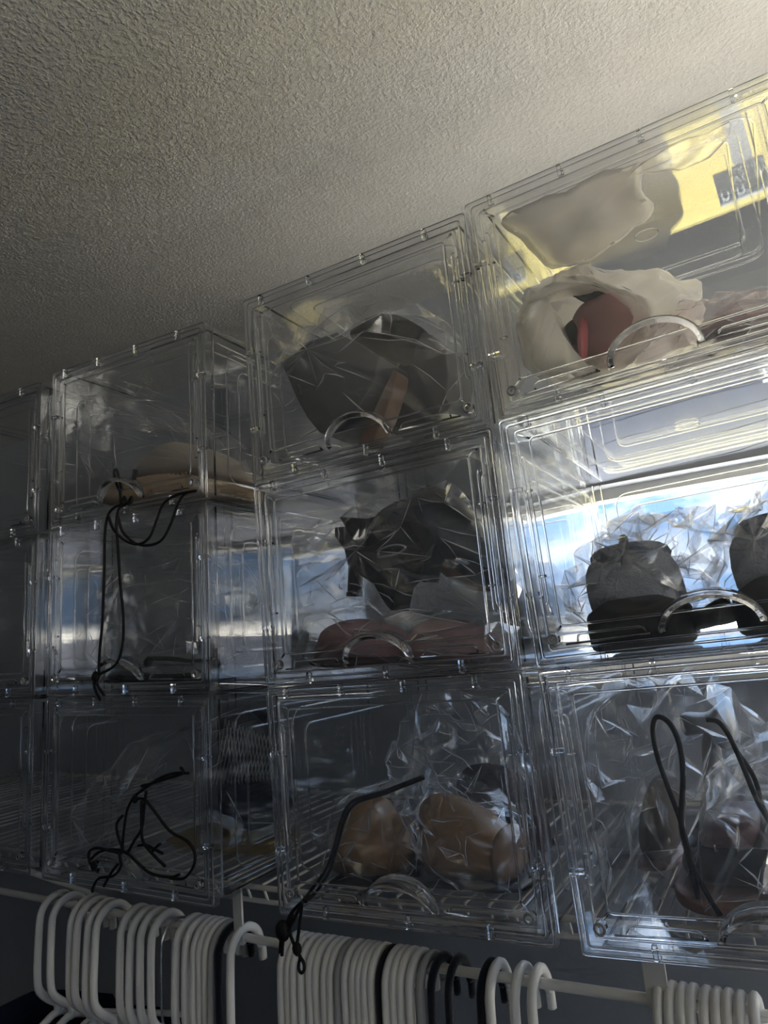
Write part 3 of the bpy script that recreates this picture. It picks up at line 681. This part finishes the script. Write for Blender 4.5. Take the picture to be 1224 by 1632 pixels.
th = thing_at('navy_pump', ins(at(760, 1000, .19)))
part('upper', puff(C4([(640, 300), (730, 240), (800, 262), (860, 300), (920, 360), (985, 450), (1050, 545), (1062, 605), (1000, 640), (930, 625), (860, 590), (800, 530), (720, 430), (655, 350)]), .17, .07, ins), navy_l, th)
part('sole', puff(C4([(610, 325), (650, 345), (720, 430), (800, 540), (880, 610), (985, 650), (930, 655), (850, 620), (770, 560), (690, 450)]), .165, .06, ins), insole, th)
part('topline', puff(C4([(730, 238), (800, 250), (860, 290), (925, 365), (900, 372), (830, 310), (760, 268)]), .14, .04, ins), black_l, th)
tag(th, 'navy textured pump resting nose down at the right of the stiletto', 'shoe')
for j, (ol, yq, sd) in enumerate((([(315, 925), (330, 850), (360, 795), (450, 765), (540, 780), (620, 820), (640, 880), (620, 940), (480, 950), (340, 950)], .10, 'left'),
                                  ([(650, 930), (655, 860), (690, 800), (760, 765), (860, 770), (960, 810), (1020, 860), (1040, 930), (850, 950), (700, 950)], .12, 'right'))):
    th = thing_at('pink_flat', ins(at(*C4([(ol[0][0]+150, 950)])[0], yq)))
    part('upper', puff(C4(ol), yq, .10, ins), pink_m, th)
    part('sole', puff(C4([(ol[0][0], 915), (ol[0][0]+150, 900), (ol[0][0]+310, 905), (ol[0][0]+340, 940), (ol[0][0]+180, 955), (ol[0][0]+10, 950)]), yq, .11, ins), plum, th)
    tag(th, 'dusty pink flat shoe under the stiletto, the %s one of the pair' % sd, 'shoe', 'pink flats under the stiletto')
bag(C4([(200, 660), (240, 500), (330, 400), (450, 350), (560, 300), (680, 230), (820, 225), (930, 330), (1040, 470), (1080, 600), (1050, 720), (880, 730), (760, 760), (640, 790), (520, 700), (350, 740), (240, 740)]), .15, .21, k, 'clear bag stretched round the black stiletto and navy pump', 51, .012, 22)
bag(C4([(200, 940), (230, 800), (330, 740), (480, 720), (620, 760), (760, 720), (950, 740), (1070, 820), (1080, 950), (800, 990), (400, 1000)]), .13, .22, k, 'clear bag flattened over the dusty pink flats', 52, .010, 24)
# ------------------------------------------------------------------ middle stack, bottom: tan ankle shoes
k = 'M0'; ins = inside(k)
for ol, so, cu, yq, lab in (([(312, 720), (325, 610), (345, 540), (375, 495), (420, 480), (465, 490), (500, 545), (560, 570), (580, 620), (575, 720), (520, 748), (400, 752)], [(315, 735), (400, 748), (560, 735), (575, 770), (540, 800), (400, 805), (330, 790)], None, .12, 'left tan ankle shoe with rounded toe in the bottom middle box'),
                        ([(628, 560), (632, 490), (660, 462), (710, 470), (800, 515), (900, 580), (955, 625), (968, 690), (962, 755), (820, 760), (700, 758), (645, 725)], [(575, 750), (700, 750), (960, 752), (1030, 790), (1040, 860), (900, 850), (700, 830), (600, 815)], [(905, 590), (965, 625), (972, 755), (905, 752)], .14, 'right tan ankle shoe with rolled toe cap in the bottom middle box')):
    th = thing_at('tan_ankle_shoe', ins(at(*C8([((so[0][0]+so[2][0])/2, so[3][1]+20)])[0], yq)))
    part('upper', puff(C8(ol), yq, .085, ins, amp2=.003), tan_l, th)
    part('sole', puff(C8(so), yq+.005, .095, ins, e=4), mat('dark_navy_sole', (.018, .022, .035), .6), th)
    if cu: part('cuff', puff(C8(cu), yq, .088, ins), mat('darker_tan_cuff', (.24, .125, .055), .5), th)
    tag(th, lab, 'shoe', 'tan ankle shoes')
th = thing_at('plum_boot', ins(at(820, 1380, .25)))
part('shaft', puff(C8([(760, 400), (800, 360), (900, 370), (1000, 440), (1060, 560), (1080, 720), (1040, 860), (960, 800), (930, 640), (860, 540), (780, 470)]), .25, .10, ins), plum, th)
part('sole', puff(C8([(940, 790), (1080, 760), (1090, 880), (960, 860)]), .25, .10, ins), rubber, th)
tag(th, 'dark plum boot behind the right tan ankle shoe', 'shoe')
bag(C8([(290, 760), (310, 600), (360, 470), (480, 430), (600, 420), (570, 560), (590, 740), (540, 800), (330, 810)]), .125, .16, k, 'clear bag over the left tan ankle shoe', 61, .010, 24)
bag(C8([(590, 780), (575, 620), (590, 480), (640, 410), (700, 440), (830, 480), (1000, 600), (1050, 760), (1000, 860), (700, 850)]), .14, .17, k, 'clear bag over the right tan ankle shoe', 62, .010, 24)
bag(C8([(515, 380), (550, 250), (600, 130), (680, 90), (800, 120), (900, 180), (980, 330), (1020, 520), (900, 520), (760, 470), (620, 440)]), .21, .16, k, 'bunched clear bag neck standing above the tan ankle shoes', 63, .014, 30)
# ------------------------------------------------------------------ left stack
k = 'L2'; ins = inside(k)
th = thing_at('beige_sandal', ins(at(250, 790, .12)))
part('sole', puff(C5([(420, 875), (450, 820), (560, 790), (700, 755), (860, 735), (1010, 760), (1150, 790), (1140, 850), (900, 850), (600, 880)]), .12, .09, ins, e=4), beige, th)
part('upper', puff(C5([(640, 740), (700, 640), (800, 590), (900, 600), (1020, 640), (1110, 700), (1130, 770), (900, 750), (760, 760)]), .15, .08, ins), mat('pale_beige_canvas', (.46, .41, .35), .9), th)
bm = bmesh.new()
for j in range(11):
    a = at(*C5([(672+21*j, 748-2.2*j)])[0], .085); b = at(*C5([(676+21*j, 735-2.2*j)])[0], .085); tube(bm, [ins(a), ins(b)], .0022)
part('stitching', bm, mat('brown_stitch', (.16, .10, .06), .8), th)
tag(th, 'beige cork-soled sandal in the top left box, stitched along its edge', 'shoe')
bag(C5([(300, 850), (320, 640), (430, 520), (560, 430), (600, 360), (680, 400), (800, 430), (900, 500), (1050, 560), (1120, 640), (1150, 800), (900, 880), (500, 900)]), .16, .24, k, 'dim crinkled clear bag in the top left box over the beige sandal', 71, .014, 26)
k = 'L1'; ins = inside(k)
bag(C6([(420, 830), (480, 620), (560, 400), (700, 300), (850, 280), (1000, 320), (1110, 420), (1130, 640), (1100, 760), (900, 830), (600, 850)]), .17, .24, k, 'half-empty clear bag in the middle left box', 72, .013, 26)
th = thing_at('strap_sandal', ins(at(290, 1080, .07)))
part('strap', prism(C6([(632, 745), (650, 722), (740, 722), (845, 738), (930, 725), (930, 742), (845, 752), (740, 742), (655, 742), (640, 765)]), .06, .012, ins), black_l, th)
part('ankle_strap', prism(C6([(940, 690), (962, 680), (970, 740), (978, 800), (962, 802), (955, 740)]), .075, .012, ins), black_l, th)
part('footbed', puff(C6([(480, 832), (520, 815), (660, 800), (900, 800), (1000, 815), (900, 840), (600, 845)]), .10, .07, ins), black_s, th)
part('rim', puff(C6([(480, 815), (500, 790), (560, 790), (640, 800), (660, 815), (560, 825)]), .075, .03, ins), black_l, th)
tag(th, 'flat black strap sandal on the floor of the middle left box', 'shoe')
k = 'L0'; ins = inside(k)
mesh_m = mat('navy_mesh_fabric', (.020, .026, .045), .7, .4)
th = thing_at('mesh_shoe', ins(at(400, 1330, .2)))
part('upper', puff(C7([(880, 300), (940, 180), (1030, 140), (1130, 160), (1200, 260), (1230, 420), (1220, 560), (1100, 640), (980, 620), (900, 500)]), .22, .09, ins), mesh_m, th)
bm = bmesh.new()
for j in range(16):
    for q in (0, 1):
        x = 955+j*15; z = 165+j*6
        a = [(x+(40 if q else -40)*u-12*u*u, z+10+u*(280-8*j)) for u in (0, .25, .5, .75, 1)]
        tube(bm, [ins(at(*p, .170)) for p in C7(a)], .0007, False, 4)
part('mesh_weave', bm, hang_g, th)
part('sole', puff(C7([(760, 690), (800, 640), (860, 640), (1000, 680), (1180, 660), (1230, 700), (1200, 780), (900, 790), (790, 720)]), .2, .09, ins, e=4), mat('yellowed_sole', (.26, .18, .05), .7), th)
tag(th, 'navy mesh shoe with yellowed sole seen through the bottom left box side', 'shoe')
bag(C7([(420, 760), (460, 560), (540, 380), (640, 270), (760, 210), (880, 180), (1000, 160), (1150, 240), (1200, 480), (1180, 760), (900, 840), (600, 860)]), .16, .26, k, 'dim clear bag bulging in the bottom left box behind the cord tangle', 73, .014, 26)
# ------------------------------------------------------------------ drawstring cords
def cords(name, label, paths, r=.0016, extra=None):
    first = paths[0][0]
    e = None; bms = bmesh.new(); pts0 = None
    for pts, Y in paths:
        P = [at(a, b, Y if not isinstance(Y, (list, tuple)) else Y[min(i, len(Y)-1)]) for i, (a, b) in enumerate(pts)]
        if pts0 is None: pts0 = P
        tube(bms, smoothpath(P, 5), r, False, 6)
    if extra:
        for (a, b), Y, rr in extra:
            bmesh.ops.create_icosphere(bms, subdivisions=2, radius=rr, matrix=Matrix.Translation(at(a, b, Y)) @ Matrix.Diagonal((1, .8, 1.25, 1)))
    o = mesh_obj(name, bms, cord_m, None, True); centre(o); tag(o, label, 'cord'); return o
cords('drawstring_cord', 'black drawstring hanging from the top left box in a long loop', [
    (C5([(540, 800), (525, 760), (518, 715), (530, 705)]), .012), (C5([(553, 800), (540, 750), (532, 712)]), .012),
    (C5([(595, 790), (605, 740), (612, 705)]), .012), (C5([(600, 800), (612, 745), (622, 708)]), .012),
    (C5([(545, 800), (550, 860), (565, 830), (575, 862), (598, 830), (595, 862)]), (-.016, -.018)),
    (C6([(560, 62), (500, 75), (468, 115), (455, 200), (452, 350), (445, 560), (432, 700), (428, 800)]), -.012),
    (C6([(545, 65), (515, 85), (505, 150), (512, 260), (522, 420), (535, 560), (530, 680), (500, 760), (430, 802)]), -.014),
    (C6([(470, 110), (490, 170), (540, 220), (600, 238), (650, 205), (680, 130), (710, 60), (770, 22), (850, 5)]), -.013),
    (C6([(510, 110), (530, 180), (580, 230), (640, 243), (700, 220), (740, 150), (770, 70), (800, 20), (850, 6)]), -.010),
    (C6([(412, 810), (408, 850), (420, 885), (435, 912)]), -.012), (C6([(415, 810), (425, 855), (452, 892)]), -.012)], .0017, [(C6([(414, 813)])[0], -.012, .0055)])
cords('drawstring_cord', 'tangled black drawstring in front of the bottom left box', [
    (C7([(800, 405), (740, 405), (680, 425), (620, 465), (570, 505), (540, 560), (525, 650), (518, 740)]), -.010),
    (C7([(765, 380), (775, 405), (700, 430), (640, 450), (600, 460)]), -.012),
    (C7([(620, 480), (610, 560), (600, 640), (570, 690), (540, 745)]), -.012),
    (C7([(575, 515), (610, 515), (650, 560), (720, 650), (790, 690), (825, 740), (820, 800), (780, 850), (720, 850)]), -.010),
    (C7([(600, 520), (600, 620), (605, 690), (640, 740), (700, 800)]), -.013),
    (C7([(520, 585), (495, 620), (500, 670), (520, 740), (470, 735), (410, 722), (378, 740), (382, 785), (400, 800)]), -.012),
    (C7([(385, 770), (420, 740), (480, 728), (540, 745), (580, 780), (640, 830), (720, 845), (760, 835)]), -.010),
    (C7([(505, 745), (512, 800), (480, 840), (420, 850), (395, 890), (392, 910)]), -.014),
    (C7([(500, 790), (470, 830), (440, 885)]), -.012),
    (C7([(585, 712), (620, 710), (660, 730), (690, 745)]), -.012), (C7([(640, 745), (660, 720), (680, 705)]), -.012)], .0016, [(C7([(398, 797)])[0], -.012, .0045), (C7([(572, 515)])[0], -.011, .0040)])
cords('drawstring_cord', 'black flat drawstring running out of the bottom middle box to a dangling knot', [
    (C8([(622, 402), (560, 425), (470, 460), (370, 490), (330, 550), (300, 660), (270, 740), (220, 810), (190, 850)]), (.030, .03, .03, .03, .025, .02, .015, .010, -.006)),
    (C8([(625, 408), (560, 434), (470, 468), (378, 500), (338, 560), (308, 670), (280, 750), (235, 820), (196, 855)]), (.030, .03, .03, .03, .025, .02, .015, .010, -.006)),
    (C8([(190, 850), (150, 890), (130, 930), (110, 980), (105, 1040)]), -.012), (C8([(185, 855), (165, 900), (145, 940), (118, 990), (112, 1050)]), -.014),
    (C8([(185, 860), (178, 920), (170, 980), (165, 1010)]), -.013), (C8([(150, 900), (140, 960), (160, 1020), (168, 1050)]), -.012),
    (C8([(166, 1020), (175, 1050), (190, 1075), (192, 1100), (182, 1112), (172, 1095), (176, 1060)]), -.012)], .0016, [(C8([(166, 1025)])[0], -.012, .005), (C8([(115, 960)])[0], -.013, .008)])
cords('drawstring_cord', 'black cord standing as a narrow loop in the bottom right box', [
    (C9([(975, 1370), (900, 1250), (840, 1130), (800, 1000), (760, 860), (700, 700), (645, 540), (622, 420), (630, 350), (660, 335), (710, 370), (755, 460), (778, 600), (775, 750), (768, 860), (780, 960), (830, 1150), (855, 1280)]), .035)], .0022)
cords('drawstring_cord', 'black cord doubled over at the right picture edge in the bottom right box', [
    (C9([(900, 350), (960, 360), (1010, 420), (1060, 520), (1110, 640), (1160, 760), (1210, 850), (1290, 960)]), .03),
    (C9([(1055, 510), (1120, 600), (1160, 680), (1190, 790), (1240, 900)]), .035)], .0020)
# ------------------------------------------------------------------ wire shelf with hanging rod
RODY = .10
def rodz(x): return -.0722 + .0155*max(0, -(x)-.05)/.5*1.0 if x < -.05 else -.0722
SHX0, SHX1 = -1.2, 1.25
def shz(x):       # the shelf sags a little between its brackets and carries the boxes
    if x < -.09: return -.004 + (-.09-x)*.039
    if x > .30: return -.0025 + (x-.30)*.028
    return -.0025
sh = empty('wire_shelf', (.1, .3, -.08)); tag(sh, 'white wire shelf with hanging rod under the clear boxes', 'shelf')
xs = [SHX0+(SHX1-SHX0)*i/24 for i in range(25)]
for y, dz, r in ((.09, -.0075, .0032), (.10, -.0260, .003), (.30, -.0075, .0028), (.535, -.0075, .003)):
    bm = bmesh.new(); tube(bm, [(x, y, shz(x)+dz) for x in xs], r, False, 8); part('rail', bm, white_m, sh)
wm = None
for i in range(97):
    x = SHX0+.01+i*.0255
    o = None
    if wm is None:
        bm = bmesh.new(); tube(bm, [(0, .09, 0), (0, .535, 0)], .0016, False, 6); tube(bm, [(0, .09, 0), (0, .10, -.022)], .0016, False, 6); wm = mo('deck_wire', bm, white_m, True)
    child('deck_wire', wm, sh, (x-.1, -.3, shz(x)-.0028+.08))
bm = bmesh.new(); tube(bm, [(x, RODY, rodz(x)) for x in xs], .0048, False, 12); part('hanging_rod', bm, white_m, sh)
for px, py, wd in ((383, 1420, .013), (1047, 1560, .019), (470, 1440, .010)):
    x = at(px, py, RODY).x
    if px == 470: continue
    bm = bmesh.new(); box(bm, x-wd/2, x+wd/2, RODY-.007, RODY-.004, rodz(x)-.004, shz(x)-.006); part('rod_strap', bm, white_m, sh, False)
    bm = bmesh.new(); tube(bm, [(x, RODY-.006, rodz(x)-.004), (x, RODY, rodz(x)-.0072), (x, RODY+.006, rodz(x)-.004)], .0028, False, 8); part('rod_saddle', bm, white_m, sh)
bm = bmesh.new(); tube(bm, [(-.60, RODY, shz(-.60)-.030), (-.60, .545, shz(-.60)-.30)], .0045, False, 8); part('wall_brace', bm, white_m, sh)
# ------------------------------------------------------------------ hangers
def hanger_meshes(r, flat=1.0):
    hk = [(0, .030, -.034), (0, .029, -.018)]
    for i in range(9):
        a = math.pi*i/8; hk.append((0, .027*math.cos(a), -.0165+.027*math.sin(a)))
    hk += [(0, -.029, -.045), (0, -.030, -.085), (0, -.026, -.103), (0, -.012, -.118), (0, 0, -.128), (0, 0, -.142)]
    bm = bmesh.new(); tube(bm, smoothpath(hk, 3), r, False, 8); bmesh.ops.scale(bm, vec=(flat, 1, 1), verts=bm.verts); a = bm
    bm = bmesh.new(); P = [(0, 0, -.140), (0, -.03, -.150), (0, -.19, -.225), (0, -.205, -.240), (0, -.195, -.255), (0, 0, -.257), (0, .195, -.255), (0, .205, -.240), (0, .19, -.225), (0, .03, -.150)]
    tube(bm, closedspline(P, 3), r, True, 8); bmesh.ops.scale(bm, vec=(flat, 1, 1), verts=bm.verts)
    return a, bm
HM = {}
for kk, r, m, fl in (('w', .0054, hang_w, .86), ('g', .0052, hang_g, .8), ('b', .0050, hang_b, .75), ('s', .0016, steel, 1.0)):
    a, b = hanger_meshes(r, fl); HM[kk] = (mo('hook', a, m, True), mo('shoulder_frame', b, hang_b if kk == 's' else m, True), r)
def at_x(px, py, Y): return at(px, py, Y).x
L_ = lambda v: v/2.847
G1 = [(63, 'w'), (82, 'w'), (112, 'w'), (123, 'w'), (140, 'w'), (153, 'w'), (191, 'w'), (208, 'w'), (222, 'w'), (240, 'w'), (255, 's'), (272, 's'), (280, 'w'), (294, 'w'), (308, 'w'), (317, 'w'), (327, 'w'), (336, 'g'), (346, 'b'), (365, 'w')]
G2 = [(449, 'w'), (459, 'w'), (469, 'w'), (480, 'w'), (494, 'w'), (504, 'w'), (517, 'w'), (527, 'w'), (538, 'g'), (549, 'w'), (562, 'w'), (571, 'w'), (580, 'w'), (590, 'w'), (603, 'b'), (614, 'w'), (625, 'w'), (637, 'w'), (651, 'w'), (668, 'g'), (686, 'b'), (712, 'b')]
G3 = [(766, 'b'), (779, 'w'), (819, 'w'), (845, 'w')]
G4 = [(1049, 'w'), (1068, 'w'), (1086, 'w'), (1102, 'w'), (1124, 'w'), (1142, 'w'), (1160, 'w'), (1180, 'w'), (1203, 'w')]
KIND = {'w': 'white plastic', 'g': 'grey plastic', 'b': 'black velvet', 's': 'steel-hooked black'}
GN = ('under the left stack', 'in the dense row under the middle stack', 'right of the dense row', 'at the right picture edge')
SHORT = {'w': 'white', 'g': 'grey', 'b': 'black', 's': 'steel-hooked'}
def ordinal(n): return ['first', 'second', 'third', 'fourth', 'fifth', 'sixth', 'seventh', 'eighth', 'ninth', 'tenth', '11th', '12th', '13th', '14th', '15th', '16th', '17th', '18th', '19th', '20th', '21st', '22nd'][n]
HANG = []
for gi, G in enumerate((G1, G2, G3, G4)):
    cnt = {}
    tot = {}
    for px, kk in G: tot[kk] = tot.get(kk, 0)+1
    for px, kk in G:
        py = 1505 if gi == 0 else (1575 if gi == 1 else 1600 if gi == 2 else 1620)
        x = at_x(px, py, RODY-.028); hk, fr, r = HM[kk]
        if gi == 3: x -= .002
        e = empty('clothes_hanger', (x, RODY, rodz(x)+.0048-.0105+r), (random.uniform(-.03, .03), 0, random.uniform(-.025, .025)))
        child('hook', hk, e); child('shoulder_frame', fr, e)
        i = cnt.get(kk, 0); cnt[kk] = i+1
        place = GN[gi]
        lab = '%s hanger, %s %s one from left %s' % (KIND[kk], ordinal(i), SHORT[kk], place) if tot[kk] > 1 else 'the only %s hanger %s' % (KIND[kk], place)
        tag(e, lab, 'hanger', 'clothes hangers on the rod'); HANG.append((x, kk))
# dark clothes on some of the hangers
def garment(x, label, m, w=.19, th=.022, seed=0):
    bm = bmesh.new(); rings = []
    for j, (z, hwid) in enumerate(((-.146, .035), (-.165, .085), (-.21, w*.93), (-.26, w*1.06), (-.40, w*1.08), (-.62, w*1.12), (-.85, w*1.16))):
        R = []
        for i in range(36):
            a = 2*math.pi*i/36; c, s = math.cos(a), math.sin(a)
            tk = th*(.35+.65*min(1, j/3))*(1+.35*math.sin(7*c+seed)*min(1, j/4))
            R.append(Vector((tk*.5*math.copysign(abs(s)**.7, s), hwid*math.copysign(abs(c)**.8, c), z)))
        rings.append(R)
    o = mesh_obj('dark_garment', loft(rings, True, True), m, None, True); o.location = (x, RODY, rodz(x)); tag(o, label, 'garment', 'dark clothes on the rod'); return o
cl_navy = mat('navy_cotton', (.012, .018, .036), .95, .2, (200, .3, .003)); cl_black = mat('black_cotton', (.008, .008, .011), .95, .2, (200, .3, .003))
for i, (px, lab, m) in enumerate(((18, 'navy garment hanging at the far left end of the rod', cl_navy), (98, 'black garment between the white hangers at the far left', cl_black), (170, 'navy garment in the gap between white hanger hooks at left', cl_navy),
                                  (262, 'black garment with ragged collar under the steel hooks', cl_black), (405, 'navy garment under the bare rod between two hanger rows', cl_navy), (735, 'black garment under the bare rod right of the dense row', cl_black), (940, 'navy garment below the bare rod near the right strap', cl_navy))):
    x = at(px, 1520 if px < 420 else 1590, RODY).x; garment(x, lab, m, seed=i)
# ------------------------------------------------------------------ sign outside the window, mirrored in the lid of the top right box
def mirror_hit(px, py, Y):
    Mw = BOXM['R2']; n = (Mw.to_3x3() @ Vector((0, 0, 1))).normalized(); p0 = Mw @ Vector((0, 0, BH-t))
    d = ray(px, py).normalized(); tt = (p0-CAM).dot(n)/d.dot(n); h = CAM+d*tt; d2 = d-2*d.dot(n)*n
    return h+d2*((Y-h.y)/d2.y)
SY = 1.15
q = [mirror_hit(a, b, SY) for a, b in ((1134, 277), (1240, 238), (1146, 324), (1260, 290))]
cx_ = sum(p.x for p in q)/4; zt = (q[2].z+q[3].z)/2; zb = (q[0].z+q[1].z)/2; zt, zb = max(zt, zb), min(zt, zb); wd = abs(q[1].x-q[0].x)
sg = empty('sign_board', (cx_, SY, ZF-.02)); tag(sg, 'grey lettered sign outside, mirrored upside down in the top right lid', 'sign')
part('board', boxbm(cx_-wd/2, cx_+wd/2, SY, SY+.012, zb, zt), mat('grey_sign_paint', (.20, .215, .225), .6), sg, False)
part('post', boxbm(cx_-.02, cx_+.02, SY+.013, SY+.05, ZF-.02, zt-.02), frame_w, sg, False)
def letters(s, size, x, z, m):
    cu = bpy.data.curves.new('lettering', 'FONT'); cu.body = s; cu.size = size; cu.extrude = .0015; cu.align_x = 'LEFT'
    o = bpy.data.objects.new('lettering', cu); C.objects.link(o); bpy.context.view_layer.update(); dg = bpy.context.evaluated_depsgraph_get(); dg.update()
    me = bpy.data.meshes.new_from_object(o.evaluated_get(dg)); bpy.data.objects.remove(o); me.materials.append(m)
    c = child('lettering', me, sg, (x-cx_, -.002, z-(ZF-.02)), (math.pi/2, 0, 0)); return c
lm = mat('white_sign_print', (.95, .95, .92), .6); hgt = zt-zb
letters('UCHKAN', hgt*.24, cx_-wd*.20, zb+hgt*.12, lm); letters('VCTWI', hgt*.36, cx_-wd*.24, zb+hgt*.34, lm); letters('nim', hgt*.55, cx_-wd*.48, zb+hgt*.68, lm)
